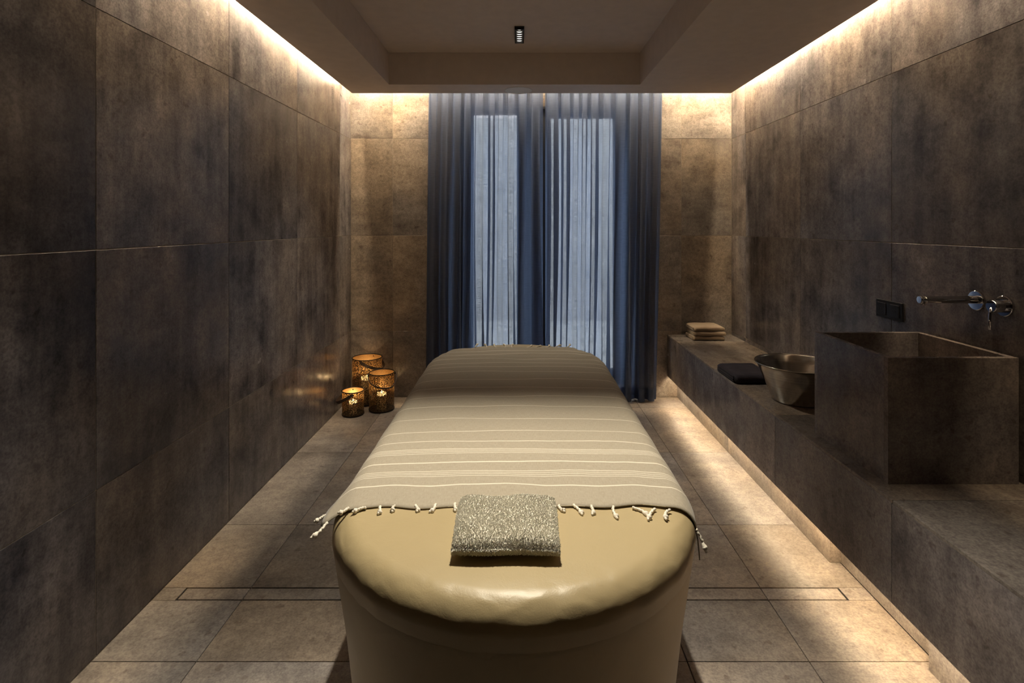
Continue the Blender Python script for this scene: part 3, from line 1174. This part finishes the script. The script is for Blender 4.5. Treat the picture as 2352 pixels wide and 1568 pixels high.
# ------------------------------------------------------------------ lanterns with candles
def lantern(loc, r, h, pivot_deg, fall, strap_len, size, flame_z, cr, ch):
    root = empty('lantern', loc, size, 'lantern', 'pierced metal lanterns in the corner')
    lathe_open('pierced_body', [(r, 0.010), (r, 0.02), (r, h * 0.5), (r, h - 0.006)], M['lantern'], root, 64)
    lathe('base_plate', [(0.0, 0.0008), (r * 0.97, 0.0008), (r + 0.003, 0.006), (r + 0.003, 0.013), (r - 0.003, 0.013), (r - 0.006, 0.008), (0.0, 0.008)], M['black_metal'], root, 64)
    tube('top_rim', [(r * math.cos(2 * PI * k / 64), r * math.sin(2 * PI * k / 64), h - 0.005) for k in range(65)], 0.0038, M['black_metal'], root, 8, False)
    # carrying strap hung from two studs
    pa = math.radians(pivot_deg)
    a = Vector((math.cos(pa), math.sin(pa), 0))
    fd = Vector(fall).normalized()
    path = []
    for k in range(33):
        th = PI * k / 32
        q = a * (math.cos(th) * (r + 0.010)) + fd * (strap_len * math.sin(th)) + Vector((0, 0, h - 0.012))
        rad = q.xy.length
        if rad < r + 0.010 and q.z < h:
            q.x *= (r + 0.010) / max(rad, 1e-4)
            q.y *= (r + 0.010) / max(rad, 1e-4)
        path.append(q)
    nv = a.cross(fd).normalized()
    sv, sf = [], []
    for k, q in enumerate(path):
        t = (path[min(k + 1, 32)] - path[max(k - 1, 0)]).normalized()
        m_ = nv.cross(t).normalized()
        for du, dv in ((-1, -1), (1, -1), (1, 1), (-1, 1)):
            sv.append(q + nv * (0.0115 * du) + m_ * (0.0018 * dv))
    for k in range(32):
        for e in range(4):
            e2 = (e + 1) % 4
            sf.append((k * 4 + e, k * 4 + e2, k * 4 + 4 + e2, k * 4 + 4 + e))
    sf += [(3, 2, 1, 0), (128, 129, 130, 131)]
    mesh_obj('strap', sv, sf, M['strap'], root)
    for s in (1, -1):
        q = a * (s * (r + 0.004))
        lathe('stud', [(0.0, -0.006), (0.005, -0.006), (0.006, 0.0), (0.004, 0.006), (0.0, 0.007)], M['black_metal'], root, 14, loc=(q.x, q.y, h - 0.022))
    return root


def candle(loc, r, h, label, power):
    root = empty('candle', loc, label, 'candle', 'lit pillar candles inside the lanterns')
    # open wall of wax round a deep well, closed by the pool of wax below the flame
    lathe_open('wax', [(0.001, 0.0005), (r, 0.0005), (r, h * 0.5), (r, h - 0.004), (r - 0.002, h)], M['wax'], root, 36)
    w = h
    h = h - 0.016
    lathe('wax_pool', [(0.0, h - 0.004), (r * 0.5, h - 0.004), (r - 0.001, h - 0.002), (r - 0.001, h - 0.007)], M['wax'], root, 36)
    tube('wick', [(0, 0, h - 0.009), (0, 0, h + 0.002), (0.001, 0, h + 0.008)], 0.0011, M['wick'], root, 6)
    lathe('flame', [(0.0, h + 0.004), (0.0032, h + 0.008), (0.0045, h + 0.014), (0.0032, h + 0.023), (0.0012, h + 0.031), (0.0, h + 0.035)], M['flame'], root, 14)
    lt = bpy.data.lights.new('candle_glow', 'POINT')
    lt.energy = power
    lt.color = (1.0, 0.68, 0.36)
    lt.shadow_soft_size = 0.007
    lo = bpy.data.objects.new('candle_glow', lt)
    lo.location = (0, 0, h + 0.018)
    link(lo, root)


LN = [((-1.243, 4.372, 0.0), 0.117, 0.372, -100, (0.90, 0.10, -0.62), 0.150, 'tallest pierced metal lantern with strap, at the back of the corner group', 0.048, 0.20),
      ((-1.080, 4.200, 0.0), 0.096, 0.296, -160, (0.62, -0.62, -1.0), 0.125, 'middle-sized pierced metal lantern with hanging strap, nearest the couch', 0.036, 0.125),
      ((-1.270, 4.088, 0.0), 0.080, 0.190, -72, (-0.95, -0.12, -0.62), 0.145, 'smallest pierced metal lantern with dark strap, in front of the corner group', 0.030, 0.098)]
for k, (loc, r, h, pv_, fall, sl, lab, cr, chh) in enumerate(LN):
    lantern(loc, r, h, pv_, fall, sl, lab, 0, cr, chh)
    candle((loc[0], loc[1], 0.0082), cr, chh, 'lit cream pillar candle inside the %s lantern' % ('tallest', 'middle-sized', 'smallest')[k], CANDLE_POWER * (1.1, 0.9, 1.0)[k])


# ------------------------------------------------------------------ ceiling lamps and loudspeaker
def ceiling_lamp(y, label, power, aim, size, blend):
    root = empty('ceiling_downlight', (0.0, y, ZC), label, 'downlight', 'slim black downlights in the ceiling recess')
    L2, W2 = 0.132, 0.031
    bm = bmesh.new()
    for lo, hi in [((-W2, -L2, -0.022), (-W2 + 0.006, L2, -0.0005)), ((W2 - 0.006, -L2, -0.022), (W2, L2, -0.0005)),
                   ((-W2 + 0.006, -L2, -0.022), (W2 - 0.006, -L2 + 0.006, -0.0005)), ((-W2 + 0.006, L2 - 0.006, -0.022), (W2 - 0.006, L2, -0.0005))]:
        add_box(bm, lo, hi)
    bm_obj('housing', bm, M['black_metal'], root)
    n = 6
    pitch = (2 * L2 - 0.012) / n
    for k in range(n):
        yc = -L2 + 0.006 + pitch * (k + 0.5)
        lathe('lens', [(0.0, -0.012), (0.012, -0.0115), (0.0185, -0.009), (0.0195, -0.006), (0.0195, -0.001)], M['lens'], root, 24, loc=(0, yc, 0))
        if k:
            yb = -L2 + 0.006 + pitch * k
            box('baffle', (-W2 + 0.006, yb - 0.0012, -0.018), (W2 - 0.006, yb + 0.0012, -0.0008), M['black_metal'], root)
    lt = bpy.data.lights.new('downlight_beam', 'SPOT')
    lt.energy = power
    lt.color = SPOT_COLOR
    lt.spot_size = math.radians(size)
    lt.spot_blend = blend
    lt.shadow_soft_size = 0.018
    lo = bpy.data.objects.new('downlight_beam', lt)
    lo.location = (0, 0, -0.03)
    d = Vector(aim) - Vector((0, y, ZC - 0.03))
    lo.rotation_euler = d.to_track_quat('-Z', 'Y').to_euler()
    lo.scale = (2.5, 1.0, 1.0)          # baffles narrow the beam along the lamp, not across it
    link(lo, root)
    return root


ceiling_lamp(F * (ZC - EYE) / (VY - 77), 'slim black louvred downlight in the ceiling recess, the one in view', SPOT_FAR, (0, 3.15, 0), 66, 1.0)
ceiling_lamp(1.72, 'slim black louvred downlight in the ceiling recess above the near end of the couch', SPOT_NEAR, (0, 1.25, 0.8), 50, 1.0)

spk = P(1191, 207, ZS)
speaker = empty('ceiling_speaker', (spk.x, spk.y, ZS), 'round pale flush loudspeaker in the soffit above the curtains', 'loudspeaker')
lathe('trim_ring', [(0.094, -0.0005), (0.094, -0.004), (0.096, -0.005), (0.104, -0.004), (0.106, -0.0005)], M['grille'], speaker, 56)
lathe('grille', [(0.0, -0.0045), (0.05, -0.0045), (0.0935, -0.0035), (0.0935, -0.0005)], M['grille'], speaker, 56)

# ------------------------------------------------------------------ linear floor drain with tiled covers
drain = empty('floor_drain', ((DX0 + DX1) / 2, (DY0 + DY1) / 2, -TT), 'long tiled linear drain set across the floor under the couch', 'drain')
do = Vector(((DX0 + DX1) / 2, (DY0 + DY1) / 2, -TT))
box('channel', Vector((DX0 - 0.0055, DY0 - 0.0045, -TT + 0.0002)) - do, Vector((DX1 + 0.0055, DY1 + 0.0045, -TT + 0.0022)) - do, M['darkvoid'], drain)
for x0, x1 in rows([DX0, -1.067, -0.256, 0.554, 0.957, DX1]):
    lo, hi = Vector((x0 + G, DY0 + 0.001, -TT + 0.0025)), Vector((x1 - G, DY1 - 0.001, -0.0002))
    c = (lo + hi) / 2
    bm = bmesh.new()
    add_box(bm, lo - c, hi - c, 0.0008, 1)
    bm_obj('cover_tile', bm, M['tile_floor'], drain, loc=c - do)
